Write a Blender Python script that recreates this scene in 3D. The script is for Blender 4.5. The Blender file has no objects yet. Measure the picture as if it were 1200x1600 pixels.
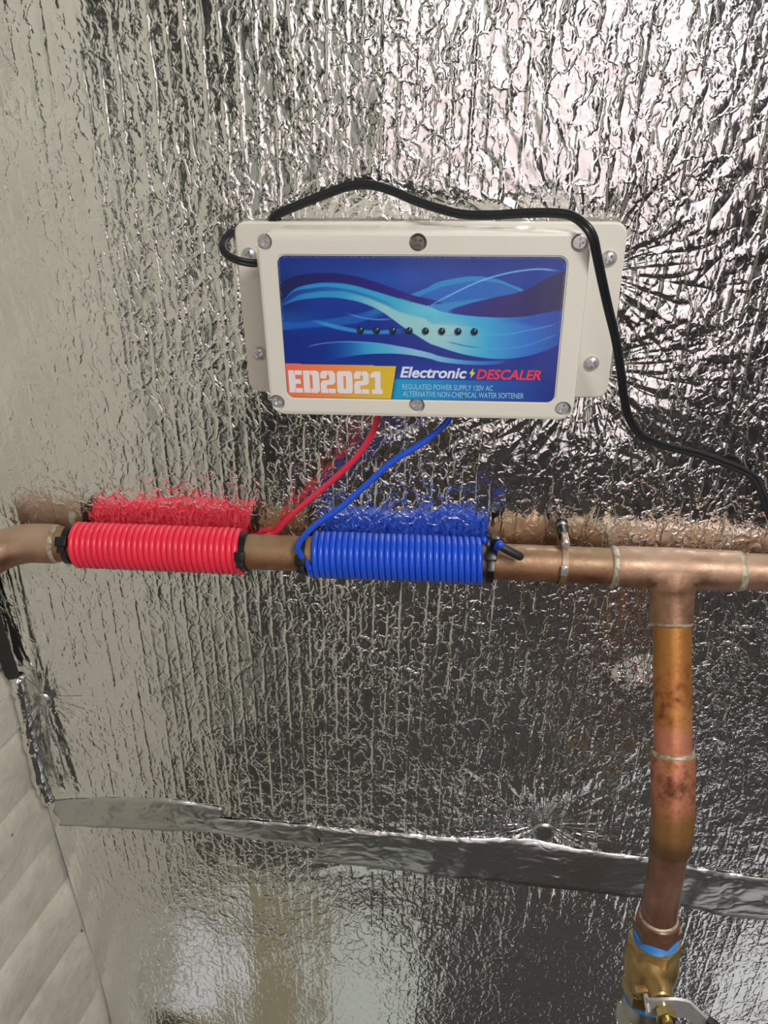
import bpy, bmesh, math, random
import numpy as np
from mathutils import Vector, Matrix
PI = math.pi
random.seed(7)
S = bpy.context.scene
COL = S.collection

# ------------------------------------------------------------------ camera
F = 1280.0; D = .57; CH = 1.5                       # focal length in pixels, distance to the foil wall, lens height
_d = np.array([35., 2300., F]); _d /= np.linalg.norm(_d)
_l = np.array([-16400., -628., F]); _l -= _d * _l.dot(_d); _l /= np.linalg.norm(_l)
_Z = -_d; _X = -_l; _Y = np.cross(_Z, _X); M3 = np.array([_X, _Y, _Z]); CAM = np.array([0, -D, CH])
def at(px, py, y=0.):
    "world point in the upright plane at depth y that was measured at a photograph pixel"
    r = M3 @ np.array([(px - 600) / F, (py - 800) / F, 1.]); p = CAM + r * (y - CAM[1]) / r[1]
    return Vector(p)
def atx(px, py, X):
    r = M3 @ np.array([(px - 600) / F, (py - 800) / F, 1.]); p = CAM + r * (X - CAM[0]) / r[0]
    return Vector(p)
def pix(p):
    q = M3.T @ (np.asarray(p, float).T - CAM[:, None] if np.ndim(p) > 1 else np.asarray(p, float) - CAM)
    return 600 + F * q[0] / q[2], 800 + F * q[1] / q[2]
cd = bpy.data.cameras.new('camera'); cam = bpy.data.objects.new('camera', cd); COL.objects.link(cam)
cam.matrix_world = Matrix(((M3[0][0], -M3[0][1], -M3[0][2], CAM[0]), (M3[1][0], -M3[1][1], -M3[1][2], CAM[1]),
                           (M3[2][0], -M3[2][1], -M3[2][2], CAM[2]), (0, 0, 0, 1)))
cd.sensor_width = 36; cd.lens = 36 * F / 1600; cd.clip_start = .01
S.camera = cam
# ------------------------------------------------------------------ light
S.view_settings.view_transform = 'Standard'; S.view_settings.look = 'None'
S.view_settings.gamma = 1; S.view_settings.use_curve_mapping = False
S.view_settings.exposure = 0.08
w = bpy.data.worlds.new('world'); S.world = w; w.use_nodes = True
w.node_tree.nodes['Background'].inputs[0].default_value = (.75, .85, 1, 1)
w.node_tree.nodes['Background'].inputs[1].default_value = 1.0
def area(name, loc, target, sx, sy, power, col):
    L = bpy.data.lights.new(name, 'AREA'); L.shape = 'RECTANGLE'; L.size = sx; L.size_y = sy; L.energy = power; L.color = col
    o = bpy.data.objects.new(name, L); COL.objects.link(o); o.location = loc
    o.rotation_euler = (Vector(target) - Vector(loc)).to_track_quat('-Z', 'Y').to_euler(); return o
area('overhead_light', (.62, -1.05, 2.38), (.55, -1.0, 0), .4, .4, 22, (1, .985, .94))
area('overhead_light', (.5, -1.7, 2.38), (.5, -1.7, 0), 1.0, .6, 12, (1, 1, .97))  # added soft fill from above, no such lamp seen
WINDOW_GLOW = 1.12

# ------------------------------------------------------------------ node helpers
def lin(r, g, b):
    f = lambda c: (c / 255 / 12.92) if c <= 10 else ((c / 255 + .055) / 1.055) ** 2.4
    return (f(r), f(g), f(b), 1)
class NT:
    def __init__(s, name):
        s.m = bpy.data.materials.new(name); s.m.use_nodes = True; s.t = s.m.node_tree
        s.b = s.t.nodes['Principled BSDF']
    def put(s, v, sock):
        if hasattr(v, 'is_output'): s.t.links.new(v, sock)
        elif isinstance(v, (tuple, list)) and sock.type == 'VALUE': sock.default_value = v[0]
        else: sock.default_value = v
    def ma(s, op, a, b=None, c=None, clamp=False):
        n = s.t.nodes.new('ShaderNodeMath'); n.operation = op; n.use_clamp = clamp
        for i, v in enumerate((a, b, c)):
            if v is not None: s.put(v, n.inputs[i])
        return n.outputs[0]
    def add(s, *a):
        r = a[0]
        for x in a[1:]: r = s.ma('ADD', r, x)
        return r
    def mul(s, *a):
        r = a[0]
        for x in a[1:]: r = s.ma('MULTIPLY', r, x)
        return r
    def vm(s, op, a, b=None, scale=None):
        n = s.t.nodes.new('ShaderNodeVectorMath'); n.operation = op
        s.put(a, n.inputs[0])
        if b is not None: s.put(b, n.inputs[1])
        if scale is not None: s.put(scale, n.inputs['Scale'])
        return n.outputs['Value'] if op in ('LENGTH', 'DOT_PRODUCT') else n.outputs[0]
    def obj(s): return s.t.nodes.new('ShaderNodeTexCoord').outputs['Object']
    def sep(s, v):
        n = s.t.nodes.new('ShaderNodeSeparateXYZ'); s.put(v, n.inputs[0]); return n.outputs
    def comb(s, x, y, z):
        n = s.t.nodes.new('ShaderNodeCombineXYZ')
        for i, v in enumerate((x, y, z)): s.put(v, n.inputs[i])
        return n.outputs[0]
    def noise(s, v, scale, detail=2, rough=.5, col=False):
        n = s.t.nodes.new('ShaderNodeTexNoise'); s.put(v, n.inputs['Vector']); n.inputs['Scale'].default_value = scale
        n.inputs['Detail'].default_value = detail; n.inputs['Roughness'].default_value = rough
        return n.outputs[1 if col else 0]
    def vor(s, v, scale, feature='F1', rnd=1.):
        n = s.t.nodes.new('ShaderNodeTexVoronoi'); n.feature = feature; s.put(v, n.inputs['Vector'])
        n.inputs['Scale'].default_value = scale; n.inputs['Randomness'].default_value = rnd; return n.outputs['Distance']
    def ramp(s, v, stops):
        n = s.t.nodes.new('ShaderNodeValToRGB'); s.put(v, n.inputs[0]); e = n.color_ramp.elements
        while len(e) < len(stops): e.new(.5)
        for k, (p, c) in enumerate(stops): e[k].position = p; e[k].color = c if len(c) == 4 else (*c, 1)
        return n.outputs[0]
    def mr(s, v, a, b, c=0., d=1.):
        n = s.t.nodes.new('ShaderNodeMapRange'); s.put(v, n.inputs[0])
        for i, x in enumerate((a, b, c, d)): n.inputs[i + 1].default_value = x
        return n.outputs[0]
    def mix(s, f, a, b):
        n = s.t.nodes.new('ShaderNodeMix'); n.data_type = 'RGBA'; s.put(f, n.inputs[0]); s.put(a, n.inputs[6]); s.put(b, n.inputs[7])
        return n.outputs[2]
    def bump(s, h, dist=1., strength=1.):
        n = s.t.nodes.new('ShaderNodeBump'); s.put(h, n.inputs['Height']); n.inputs['Distance'].default_value = dist
        n.inputs['Strength'].default_value = strength; s.t.links.new(n.outputs[0], s.b.inputs['Normal'])
    def set(s, **k):
        for a, v in k.items(): s.put(v, s.b.inputs[{'col': 'Base Color', 'metal': 'Metallic', 'rough': 'Roughness', 'coat': 'Coat Weight', 'emit': 'Emission Color', 'es': 'Emission Strength', 'spec': 'Specular IOR Level', 'alpha': 'Alpha'}[a]])
        return s
def simple(name, col, rough=.5, metal=0., var=.12, scale=60, bump=0., **k):
    n = NT(name); o = n.obj(); f = n.noise(o, scale, 3)
    a = tuple(c * (1 - var) for c in col[:3]) + (1,); b = tuple(min(1, c * (1 + var)) for c in col[:3]) + (1,)
    n.set(col=n.ramp(f, [(.3, a), (.7, b)]), rough=rough, metal=metal, **k)
    if bump: n.bump(n.noise(o, scale * 3, 3), bump)
    return n.m

# fasteners that pin the foil: (photo pixel, reach in m, height of wrinkles)
FAST = [((68, 1092), .10, 1.0), ((850, 1300), .11, 2.6), ((1003, 1043), .035, .7),
        ((930, 430), .13, 1.1), ((915, 580), .12, 1.1)]
FP = [(at(*p), r, a) for p, r, a in FAST]

def foil_material(name, tape=False):
    n = NT(name); o = n.obj(); xyz = n.sep(o); x, z = xyz[0], xyz[2]
    p2 = n.comb(x, 0., z)
    warp = n.vm('SUBTRACT', n.noise(p2, 22, 2, col=True), (.5, .5, .5))
    if tape:
        pw = n.vm('ADD', n.vm('MULTIPLY', p2, (1, 1, 2.2)), n.vm('SCALE', warp, scale=.06))
        h = n.add(n.mul(n.noise(pw, 26, 2), .0030), n.mul(n.ma('ABSOLUTE', n.ma('SUBTRACT', n.noise(pw, 40, 1), .5)), .0022),
                  n.mul(n.noise(p2, 400, 2), .00006))
        n.bump(h); n.set(col=(.62, .62, .61, 1), metal=1., rough=.30)
        return n.m
    big = n.noise(p2, 5.5, 2)
    amp = n.mr(big, .36, .64, .45, 1.2)
    side = n.mr(n.add(x, n.mul(z, .16)), -.10, .14, .42, 1.)
    amp = n.mul(amp, n.ma('MINIMUM', n.mr(z, .55, .95, .75, 1.0), n.mr(z, 1.05, 1.3, 1., .62)), side)
    # rows of the bubble sheet: a raised crease every 11 mm, wandering a little
    wob = n.add(n.mul(n.ma('SUBTRACT', n.noise(n.comb(x, 0., n.mul(z, .55)), 70, 2), .5), .0042),
                n.mul(n.ma('SUBTRACT', n.noise(p2, 240, 1), .5), .0013))
    u = n.add(x, wob, n.mul(z, -.03))
    fr = n.ma('ABSOLUTE', n.ma('SUBTRACT', n.ma('FRACT', n.mul(u, 1 / .0112)), .5))
    dr = n.mul(fr, .0112)
    rib = n.ma('EXPONENT', n.mul(n.ma('POWER', n.mul(dr, 1 / .0013), 2.), -1.))
    rib = n.mul(rib, n.mr(n.noise(n.comb(n.mul(u, 1.), 0., n.mul(z, .3)), 60, 1), .38, .62, .1, 1.), n.mul(n.mr(z, 1.1, 1.25, .00075, .00036), n.mr(z, .62, .76, .25, 1.)))
    pw = n.vm('ADD', n.vm('MULTIPLY', p2, (1, 1, .62)), n.vm('SCALE', warp, scale=.02))
    w2 = n.vm('SUBTRACT', n.noise(p2, 160, 2, col=True), (.5, .5, .5))
    pw = n.vm('ADD', pw, n.vm('SCALE', w2, scale=.0065))
    tilt = n.mul(n.noise(pw, 62, 1), .0011)
    ripple = n.mul(n.noise(pw, 190, 1), .00030)
    def crease(v, sc, wd, hh):
        t = n.mul(n.ma('SUBTRACT', n.noise(v, sc, 1), .5), 1 / wd)
        return n.mul(n.ma('EXPONENT', n.mul(n.mul(t, t), -1.)), hh)
    c1 = crease(pw, 52, .034, .00055)
    c2 = crease(n.vm('ADD', pw, (.37, 0, .11)), 105, .05, .00038)
    bub = n.mul(n.ma('MINIMUM', n.vor(pw, 90, 'F1', .8), .7), .0003)
    fine = n.mul(n.noise(pw, 520, 2), .00014)
    h = n.add(n.mul(n.add(bub, tilt, ripple, c1, c2, fine), amp), n.mul(rib, side))
    for P, r, a in FP:
        dv = n.vm('SUBTRACT', p2, (P.x, 0, P.z)); L = n.vm('LENGTH', dv)
        dirv = n.vm('SCALE', n.vm('NORMALIZE', dv), scale=1.)
        dirv = n.vm('ADD', dirv, n.vm('SCALE', dv, scale=5.))
        ang = n.noise(dirv, 2.1, 2, .6)
        ang = n.ma('ABSOLUTE', n.ma('SUBTRACT', ang, .5))
        e = n.mul(n.ma('EXPONENT', n.mul(L, -1 / r)), n.ma('MINIMUM', n.ma('MAXIMUM', n.mul(n.ma('SUBTRACT', L, .008), 1 / .025), 0.), 1.))
        h = n.add(h, n.mul(ang, e, .0085 * a))
    n.bump(h); n.set(col=(.90, .90, .885, 1), metal=1., rough=.13)
    return n.m

FOIL = foil_material('crinkled_foil'); TAPE = foil_material('foil_tape', True)
def copper(name, stops, scale=30, rough=.42, metal=.75, dust=None, band=None):
    n = NT(name); o = n.obj()
    f = n.add(n.mul(n.noise(o, scale, 5, .65), .75), n.mul(n.noise(o, scale * 5, 3), .25))
    c = n.ramp(f, stops); mt = metal
    z = n.sep(o)[2]; wob = n.mul(n.ma('SUBTRACT', n.noise(o, 70, 4), .5), .012)
    if band:                                        # heat tint that changes along the pipe
        for z0, z1, col in band:
            zz = n.add(z, wob); m = n.mul(n.mr(zz, z0 - .006, z0 + .004, 0, 1), n.mr(zz, z1 - .004, z1 + .006, 1, 0)); c = n.mix(n.mul(m, n.mr(f, .3, .6, .4, .95)), c, col)
    if dust:                                        # dust that has settled on the upper side
        m = n.mul(n.mr(n.add(z, n.mul(wob, .6)), dust[0], dust[1], 0, 1), n.mr(n.noise(o, 25, 3), .3, .7, .55, 1.)); c = n.mix(n.mul(m, .85), c, dust[2]); mt = n.mr(m, 0, 1, metal, .1)
    n.set(col=c, metal=mt, rough=n.mr(n.noise(o, scale * 2, 3), .3, .7, rough * .8, rough * 1.25))
    n.bump(n.noise(o, 300, 3), .00022); return n.m
M = {}
DUST = (1.150, 1.167, lin(146, 130, 100))
M['copper'] = copper('aged_copper', [(.3, lin(100, 66, 48)), (.45, lin(142, 98, 72)), (.6, lin(164, 118, 90)), (.75, lin(140, 112, 86))], rough=.47, metal=.8, dust=DUST)
M['copper_tee'] = copper('tee_copper', [(.3, lin(118, 88, 70)), (.48, lin(158, 120, 98)), (.62, lin(178, 142, 116)), (.75, lin(138, 112, 86))], rough=.45, metal=.8, dust=(1.150, 1.168, lin(176, 152, 130)))
M['copper_gold'] = copper('heat_stained_copper', [(.34, lin(112, 64, 38)), (.43, lin(176, 112, 62)), (.55, lin(200, 138, 80)), (.66, lin(176, 104, 74))], 34, .45, .65, band=[(.98, 1.050, lin(206, 132, 110)), (1.088, 1.2, lin(176, 122, 60))])
M['copper_pink'] = copper('blotched_copper', [(.34, lin(78, 48, 34)), (.43, lin(146, 92, 66)), (.52, lin(196, 128, 98)), (.62, lin(160, 104, 62)), (.72, lin(120, 84, 50))], 36, .42, .6, band=[(.93, .992, lin(142, 104, 60)), (.93, .968, lin(104, 78, 54))])
M['copper_dark'] = copper('brown_copper', [(.3, lin(96, 66, 54)), (.5, lin(132, 94, 78)), (.7, lin(156, 118, 100))], 20, .33, metal=.55)
M['solder'] = copper('solder', [(.36, lin(140, 104, 78)), (.45, lin(160, 140, 118)), (.55, lin(186, 178, 160)), (.8, lin(222, 216, 200))], 110, .5, .5)
M['brass'] = copper('brass', [(.3, lin(138, 110, 68)), (.5, lin(176, 148, 98)), (.75, lin(198, 172, 120))], 18, .34, metal=.8)
M['brass_bright'] = copper('bright_brass', [(.3, lin(180, 160, 100)), (.7, lin(225, 208, 150))], 18, .2, metal=1.)
M['steel'] = simple('zinc_steel', lin(214, 214, 216), .3, .75, .06, 90)
M['steel_dull'] = simple('dull_steel', lin(140, 138, 132), .42, 1., .2, 400)
M['nickel'] = simple('nickel', lin(190, 186, 178), .3, 1., .1, 50)
M['plastic'] = simple('ivory_plastic', lin(222, 217, 207), .36, 0, .015, 12)
M['red'] = simple('red_wire', lin(236, 50, 76), .34, 0, .05, 40)
M['blue'] = simple('blue_wire', lin(32, 84, 214), .32, 0, .06, 40)
M['black'] = simple('black_plastic', lin(20, 20, 22), .35, 0, .1, 80)
M['cord'] = simple('black_cord', lin(30, 32, 36), .33, 0, .1, 80)
M['rubber'] = simple('black_rubber', lin(28, 27, 26), .5, 0, .1, 120)
M['ptfe'] = simple('blue_sealing_tape', lin(52, 128, 200), .45, 0, .15, 60, .0002)
M['ledm'] = simple('dark_lens', lin(24, 48, 62), .12, 0, .2, 300, coat=.6)
def concrete():
    n = NT('cast_concrete'); o = n.obj(); xyz = n.sep(o)
    f = n.add(n.mul(n.noise(o, 9, 4, .6), .6), n.mul(n.noise(o, 60, 4), .4))
    base = n.ramp(f, [(.3, lin(170, 165, 152)), (.5, lin(192, 188, 174)), (.7, lin(206, 203, 190))])
    hole = n.vor(o, 75, 'F1'); big = n.noise(o, 37, 1)
    pit = n.mul(n.ma('LESS_THAN', hole, n.mr(big, .5, .75, .0, .17)), 1.)
    n.set(col=n.mix(pit, base, lin(112, 106, 94)), rough=.85)
    n.bump(n.add(n.mul(n.noise(o, 120, 4), .0012), n.mul(pit, -.0015), n.mul(n.noise(o, 14, 2), .0012)))
    return n.m
M['concrete'] = concrete()
M['gap'] = simple('dark_gap_fill', lin(38, 36, 33), .9, 0, .2)
M['plaster'] = simple('pale_plaster', lin(212, 214, 202), .8, 0, .03, 3)
M['wall'] = simple('grey_wall', lin(150, 146, 138), .8, 0, .05, 3)
M['dark'] = simple('dark_backdrop', lin(14, 13, 13), .6, 0, .2, 8)
M['dado'] = simple('slate_paint', lin(48, 47, 50), .7, 0, .15, 8)
M['floor'] = simple('dark_floor', lin(44, 41, 38), .7, 0, .25, 14)
M['timber'] = simple('brown_timber', lin(140, 112, 92), .6, 0, .15, 20)
M['blush'] = simple('blush_strip', lin(214, 150, 140), .8, 0, .1, 20)
M['navy'] = simple('slate_bar', lin(60, 64, 84), .6, 0, .1, 20)
M['card'] = simple('pale_card', lin(190, 196, 192), .7, 0, .05, 20)
M['olive'] = simple('olive_card', lin(140, 134, 110), .7, 0, .05, 20)
M['white'] = simple('white_card', lin(222, 224, 232), .6, 0, .03, 20)
n = NT('window_daylight'); o_ = n.obj(); f_ = n.noise(o_, 3.2, 3, .6)
n.set(col=(.8, .8, .8, 1), emit=n.ramp(f_, [(.36, (.50, .47, .50)), (.47, (.80, .72, .74)), (.58, (1, .95, .955))]), es=WINDOW_GLOW); M['glow'] = n.m

# ------------------------------------------------------------------ mesh helpers
def link(name, bm, mat, parent=None, smooth=True, loc=None):
    me = bpy.data.meshes.new(name)
    if isinstance(bm, bmesh.types.BMesh):
        bmesh.ops.recalc_face_normals(bm, faces=bm.faces[:]); bm.to_mesh(me); bm.free()
    else: me.from_pydata(*bm)
    if mat: me.materials.append(mat)
    o = bpy.data.objects.new(name, me); COL.objects.link(o)
    if parent: o.parent = parent
    if loc: o.location = loc
    if smooth:
        me.polygons.foreach_set('use_smooth', [True] * len(me.polygons))
        if isinstance(smooth, float): me.set_sharp_from_angle(angle=smooth)
    return o
def tag(o, label=None, cat=None, group=None, kind=None):
    for k, v in (('label', label), ('category', cat), ('group', group), ('kind', kind)):
        if v: o[k] = v
    return o
def thing(name, loc, label, cat, group=None):
    o = bpy.data.objects.new(name, None); COL.objects.link(o); o.location = loc; o.empty_display_size = .02
    return tag(o, label, cat, group)
def frame(d, up=Vector((0, 0, 1))):
    d = Vector(d).normalized()
    if abs(d.dot(up)) > .97: up = Vector((0, -1, 0))
    a = d.cross(up).normalized(); b = a.cross(d).normalized(); return a, b, d
def add_tube(bm, pts, r, seg=12, cap=True, closed=False, off=None, sy=1.):
    "sweep; r a number or a list; off = lateral offset (used for twin flex); frames carried along"
    pts = [Vector(p) for p in pts]; n = len(pts)
    rs = r if isinstance(r, (list, tuple)) else [r] * n
    rings = []; prev = None
    for i, p in enumerate(pts):
        if closed: t = pts[(i + 1) % n] - pts[i - 1]
        else: t = pts[min(i + 1, n - 1)] - pts[max(i - 1, 0)]
        t.normalize()
        if prev is None: a, b, _ = frame(t)
        else:
            a = prev - t * prev.dot(t); a.normalize()
            b = a.cross(t)
        prev = a
        c = p + (a * off if off else Vector())
        rings.append([bm.verts.new(c + (a * math.cos(2 * PI * k / seg) + b * math.sin(2 * PI * k / seg) * sy) * rs[i]) for k in range(seg)])
    m = n if closed else n - 1
    for i in range(m):
        A, B = rings[i], rings[(i + 1) % n]
        for k in range(seg): bm.faces.new((A[k], A[(k + 1) % seg], B[(k + 1) % seg], B[k]))
    if cap and not closed:
        bm.faces.new(rings[0]); bm.faces.new(rings[-1][::-1])
    return rings
def tube(*a, **k):
    bm = bmesh.new(); add_tube(bm, *a, **k); return bm
def smooth_path(pts, n=10):
    P = [Vector(p) for p in pts]; P = [P[0] * 2 - P[1]] + P + [P[-1] * 2 - P[-2]]; out = []
    for i in range(1, len(P) - 2):
        for k in range(n):
            t = k / n; a, b, c, d = P[i - 1:i + 3]
            out.append(.5 * ((2 * b) + (c - a) * t + (2 * a - 5 * b + 4 * c - d) * t * t + (3 * b - a - 3 * c + d) * t ** 3))
    out.append(P[-2]); return out
def add_lathe(bm, prof, origin, axis, seg=32, ngon=None, up=Vector((0, 0, 1))):
    "prof: list of (distance along the axis, radius)"
    a, b, d = frame(axis, up); o = Vector(origin); rings = []
    seg = ngon or seg
    for h, r in prof:
        rings.append([bm.verts.new(o + d * h + (a * math.cos(2 * PI * k / seg) + b * math.sin(2 * PI * k / seg)) * r) for k in range(seg)])
    for A, B in zip(rings, rings[1:]):
        for k in range(seg): bm.faces.new((A[k], A[(k + 1) % seg], B[(k + 1) % seg], B[k]))
    bm.faces.new(rings[0]); bm.faces.new(rings[-1][::-1])
def lathe(*a, **k):
    bm = bmesh.new(); add_lathe(bm, *a, **k); return bm
def add_box(bm, c, s, bev=0., rot=None):
    r = bmesh.ops.create_cube(bm, size=1.); vs = r['verts']
    bmesh.ops.scale(bm, vec=s, verts=vs)
    if bev:
        es = list({e for v in vs for e in v.link_edges}); q = bmesh.ops.bevel(bm, geom=es, offset=bev, segments=2, affect='EDGES', profile=.5)
        vs = list({v for f in q['faces'] for v in f.verts} | {v for v in vs if v.is_valid})
    if rot is not None: bmesh.ops.rotate(bm, cent=(0, 0, 0), matrix=rot, verts=vs)
    bmesh.ops.translate(bm, vec=c, verts=vs)
def boxm(c, s, bev=0., rot=None):
    bm = bmesh.new(); add_box(bm, c, s, bev, rot); return bm
def rrect(x0, x1, z0, z1, r, n=6):
    P = []
    for cx, cz, a0 in ((x1 - r, z1 - r, 0), (x0 + r, z1 - r, PI / 2), (x0 + r, z0 + r, PI), (x1 - r, z0 + r, 1.5 * PI)):
        for k in range(n + 1):
            a = a0 + PI / 2 * k / n; P.append((cx + r * math.cos(a), cz + r * math.sin(a)))
    return P
def add_loft(bm, sections):
    "sections: list of (outline points (x,z), y) with equal counts"
    rings = [[bm.verts.new((x, y, z)) for x, z in P] for P, y in sections]; n = len(rings[0])
    for A, B in zip(rings, rings[1:]):
        for k in range(n): bm.faces.new((A[k], A[(k + 1) % n], B[(k + 1) % n], B[k]))
    bm.faces.new(rings[0]); bm.faces.new(rings[-1][::-1])
def cut(o, cutters):
    "subtract the cutter meshes from o, bake the result, remove the cutters"
    for c in cutters:
        m = o.modifiers.new('b', 'BOOLEAN'); m.operation = 'DIFFERENCE'; m.solver = 'EXACT'; m.object = c
    dg = bpy.context.evaluated_depsgraph_get(); me = bpy.data.meshes.new_from_object(o.evaluated_get(dg))
    o.modifiers.clear(); o.data = me
    for c in cutters: bpy.data.objects.remove(c)
    me.polygons.foreach_set('use_smooth', [True] * len(me.polygons)); me.set_sharp_from_angle(angle=.6)

# ------------------------------------------------------------------ the setting
XC = -.4105                                    # the corner of foil wall and concrete wall
bulge = at(262, 1650)
def hfield(x, z):
    "large soft folds of the foil, metres out from the wall"
    h = .0003 * np.sin(x * 62 + 1.7 * np.sin(z * 3.1)) + .00014 * np.sin(x * 131 + 2.2 * np.sin(z * 5 + 1)) + .0006 * np.sin(z * 37 + 3 * x) * np.sin(x * 23)
    h = h * np.clip((x + .47) / .25, .25, 1)
    for P, r, a in FP:
        q = np.hypot(x - P.x, z - P.z); h -= .0035 * a * np.exp(-(q / (r * .32)) ** 2)
    h += .045 * np.exp(-(((x - bulge.x) / .055) ** 2 + ((z - bulge.z) / .075) ** 2))
    # tucks down the left edge
    for k, (pa, pb, pc) in enumerate((((2, 905), (66, 1085), (98, 1250)), ((22, 900), (70, 1085), (122, 1250)))):
        pts = [at(*q) for q in (pa, pb, pc)]
        zz = [p.z for p in pts][::-1]; xx = [p.x for p in pts][::-1]
        xi = np.interp(z, zz, xx); m = np.clip((z - zz[0]) / .03, 0, 1) * np.clip((zz[-1] + .05 - z) / .05, 0, 1)
        h += .0026 * np.exp(-((x - xi) / .0036) ** 2) * m
    return h * np.where(z > 1.7, np.clip((1.9 - z) / .2, 0, 1), 1)
xs = np.concatenate([np.arange(XC - .004, .62, .0033), np.linspace(.63, 1.7, 30)])
zs = np.concatenate([np.arange(0, .3, .02), np.arange(.3, 1.62, .0034), np.linspace(1.63, 2.4, 40)])
X, Zg = np.meshgrid(xs, zs); Hf = hfield(X, Zg)
vv = np.stack([X.ravel(), -Hf.ravel(), Zg.ravel()], 1); nx, nz = len(xs), len(zs)
i = np.arange(nx * nz).reshape(nz, nx); ff = np.stack([i[:-1, :-1].ravel(), i[:-1, 1:].ravel(), i[1:, 1:].ravel(), i[1:, :-1].ravel()], 1)
me = bpy.data.meshes.new('wall_back'); me.vertices.add(len(vv)); me.vertices.foreach_set('co', vv.ravel())
me.loops.add(ff.size); me.loops.foreach_set('vertex_index', ff.ravel().astype(np.int32)); me.polygons.add(len(ff))
me.polygons.foreach_set('loop_start', np.arange(0, ff.size, 4, dtype=np.int32)); me.update(calc_edges=True); me.validate()
me.polygons.foreach_set('use_smooth', [True] * len(ff)); me.materials.append(FOIL)
wall = bpy.data.objects.new('wall_back', me); COL.objects.link(wall); tag(wall, kind='structure')
def struct(name, bm, mat, smooth=False): return tag(link(name, bm, mat, None, smooth), kind='structure')
struct('wall_backing', boxm((.64, .035, 1.2), (2.3, .05, 2.42)), M['gap'])
# concrete side wall, cast in courses: it opens outward from the corner
sd = Vector((-.18, -.98, .034)).normalized(); up = Vector((0, 0, 1)); side_n = Vector((sd.y, -sd.x, 0)).normalized() * -1
if side_n.x < 0: side_n = -side_n
lw = bpy.data.objects.new('wall_left', None); COL.objects.link(lw); lw.location = (XC, 0, 0); tag(lw, kind='structure')
edge = [at(*p).z for p in ((20, 1063), (24, 1137), (48, 1224), (76, 1307), (96, 1377), (131, 1451), (170, 1543))]
steps = [edge[0] + .13, edge[0] + .01] + edge[1:]
while steps[0] < 2.35: steps.insert(0, steps[0] + .115)
while steps[-1] > .1: steps.append(max(0, steps[-1] - .12))
rng = random.Random(3)
o0 = Vector((XC - .004, .012, 0))
for k, (a, b) in enumerate(zip(steps, steps[1:])):
    if a - b < .02: continue
    a = min(a, 2.39)
    bm = bmesh.new(); L = 1.05; dep = .05; out = rng.uniform(-.004, .003); N = 44
    prof = [(-dep, b + .001), (-.004 + out, b + .001), (out, b + .0045), (out + .0005, b + (a - b) * .5), (out - .0006, a - .008), (out - .0055, a - .0012), (-dep, a - .0012)]
    rings = []
    for q in range(N + 1):
        t = L * q / N; c = o0 + sd * t
        wob = .0005 * math.sin(t * 31 + k * 2.1) + .0003 * math.sin(t * 77 + k)
        rings.append([bm.verts.new((c.x + side_n.x * (d_ + wob), c.y + side_n.y * (d_ + wob), z_ + sd.z * t)) for d_, z_ in prof])
    for A, B in zip(rings, rings[1:]):
        for q in range(len(prof)): bm.faces.new((A[q], A[(q + 1) % len(prof)], B[(q + 1) % len(prof)], B[q]))
    bm.faces.new(rings[0]); bm.faces.new(rings[-1][::-1])
    o = link('concrete_course', bm, M['concrete'], lw, .7); o.location = (-XC, 0, 0)
bm = bmesh.new(); c0 = o0 - side_n * .05; c1 = o0 + sd * 1.05 - side_n * .05; c2 = c1 - side_n * .1; c3 = c0 - side_n * .1
vs = [bm.verts.new((c.x, c.y, z)) for z in (0, 2.4) for c in (c0, c1, c2, c3)]
for f in ((0, 1, 2, 3), (7, 6, 5, 4), (0, 4, 5, 1), (1, 5, 6, 2), (2, 6, 7, 3), (3, 7, 4, 0)): bm.faces.new([vs[q] for q in f])
o = link('core', bm, M['gap'], lw, False); o.location = (-XC, 0, 0)
# the rest of the room, seen only mirrored; some panels added to shape the reflections
def K(px, py=300): p = at(px, py, 1.); return p.x / (1 + D)            # sideways slope of a ray
def panel(name, x0, x1, y, z0, z1, mat, t=.04): return struct(name, boxm(((x0 + x1) / 2, y - t / 2, (z0 + z1) / 2), (x1 - x0, t, z1 - z0)), mat)
YR = -1.03
def flatpanel(name, P, y, mat, t=.1):
    bm = bmesh.new(); A = [bm.verts.new((x, y, z)) for x, z in P]; B = [bm.verts.new((x, y - t, z)) for x, z in P]; k = len(P)
    bm.faces.new(A); bm.faces.new(B[::-1])
    for j in range(k): bm.faces.new((A[j], A[(j + 1) % k], B[(j + 1) % k], B[j]))
    return struct(name, bm, mat)
mp = lambda px, py: (at(px, py, -YR).x, at(px, py, -YR).z)         # the foil shows the added pale panel mirrored
e1, e2, e3 = mp(150, 0), mp(262, 350), mp(396, 950)
flatpanel('reflection_panel', [(-1.2, 0), (e3[0] + .06, 0), e3, e2, e1, (e1[0] - .12, 2.4), (-1.2, 2.4)], YR, M['plaster'])  # unseen panel added, slanted edge cut to shape the foil's pale reflection
def fl(px, py):                                                    # floor point that the foil shows at a pixel
    r = M3 @ np.array([(px - 600) / F, (py - 800) / F, 1.]); t = -CH / r[2]; return CAM[0] + r[0] * t, -(CAM[1] + r[1] * t)
def card_on_floor(name, quad, h, mat):
    bm = bmesh.new(); P = [fl(*p) for p in quad]; A = [bm.verts.new((x, min(y, -.02), h)) for x, y in P]; B = [bm.verts.new((x, min(y, -.02), 0)) for x, y in P]
    bm.faces.new(A); bm.faces.new(B[::-1])
    for j in range(4): bm.faces.new((A[j], A[(j + 1) % 4], B[(j + 1) % 4], B[j]))
    return struct(name, bm, mat)
struct('floor', boxm((.3, -1.3, -.03), (3.2, 2.72, .06)), M['floor'])
struct('ceiling', boxm((.3, -1.3, 2.43), (3.2, 2.8, .06)), M['wall'])
YB = -2.5; q = D - YB
kx = lambda px, py=200: K(px, py) * q
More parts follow.
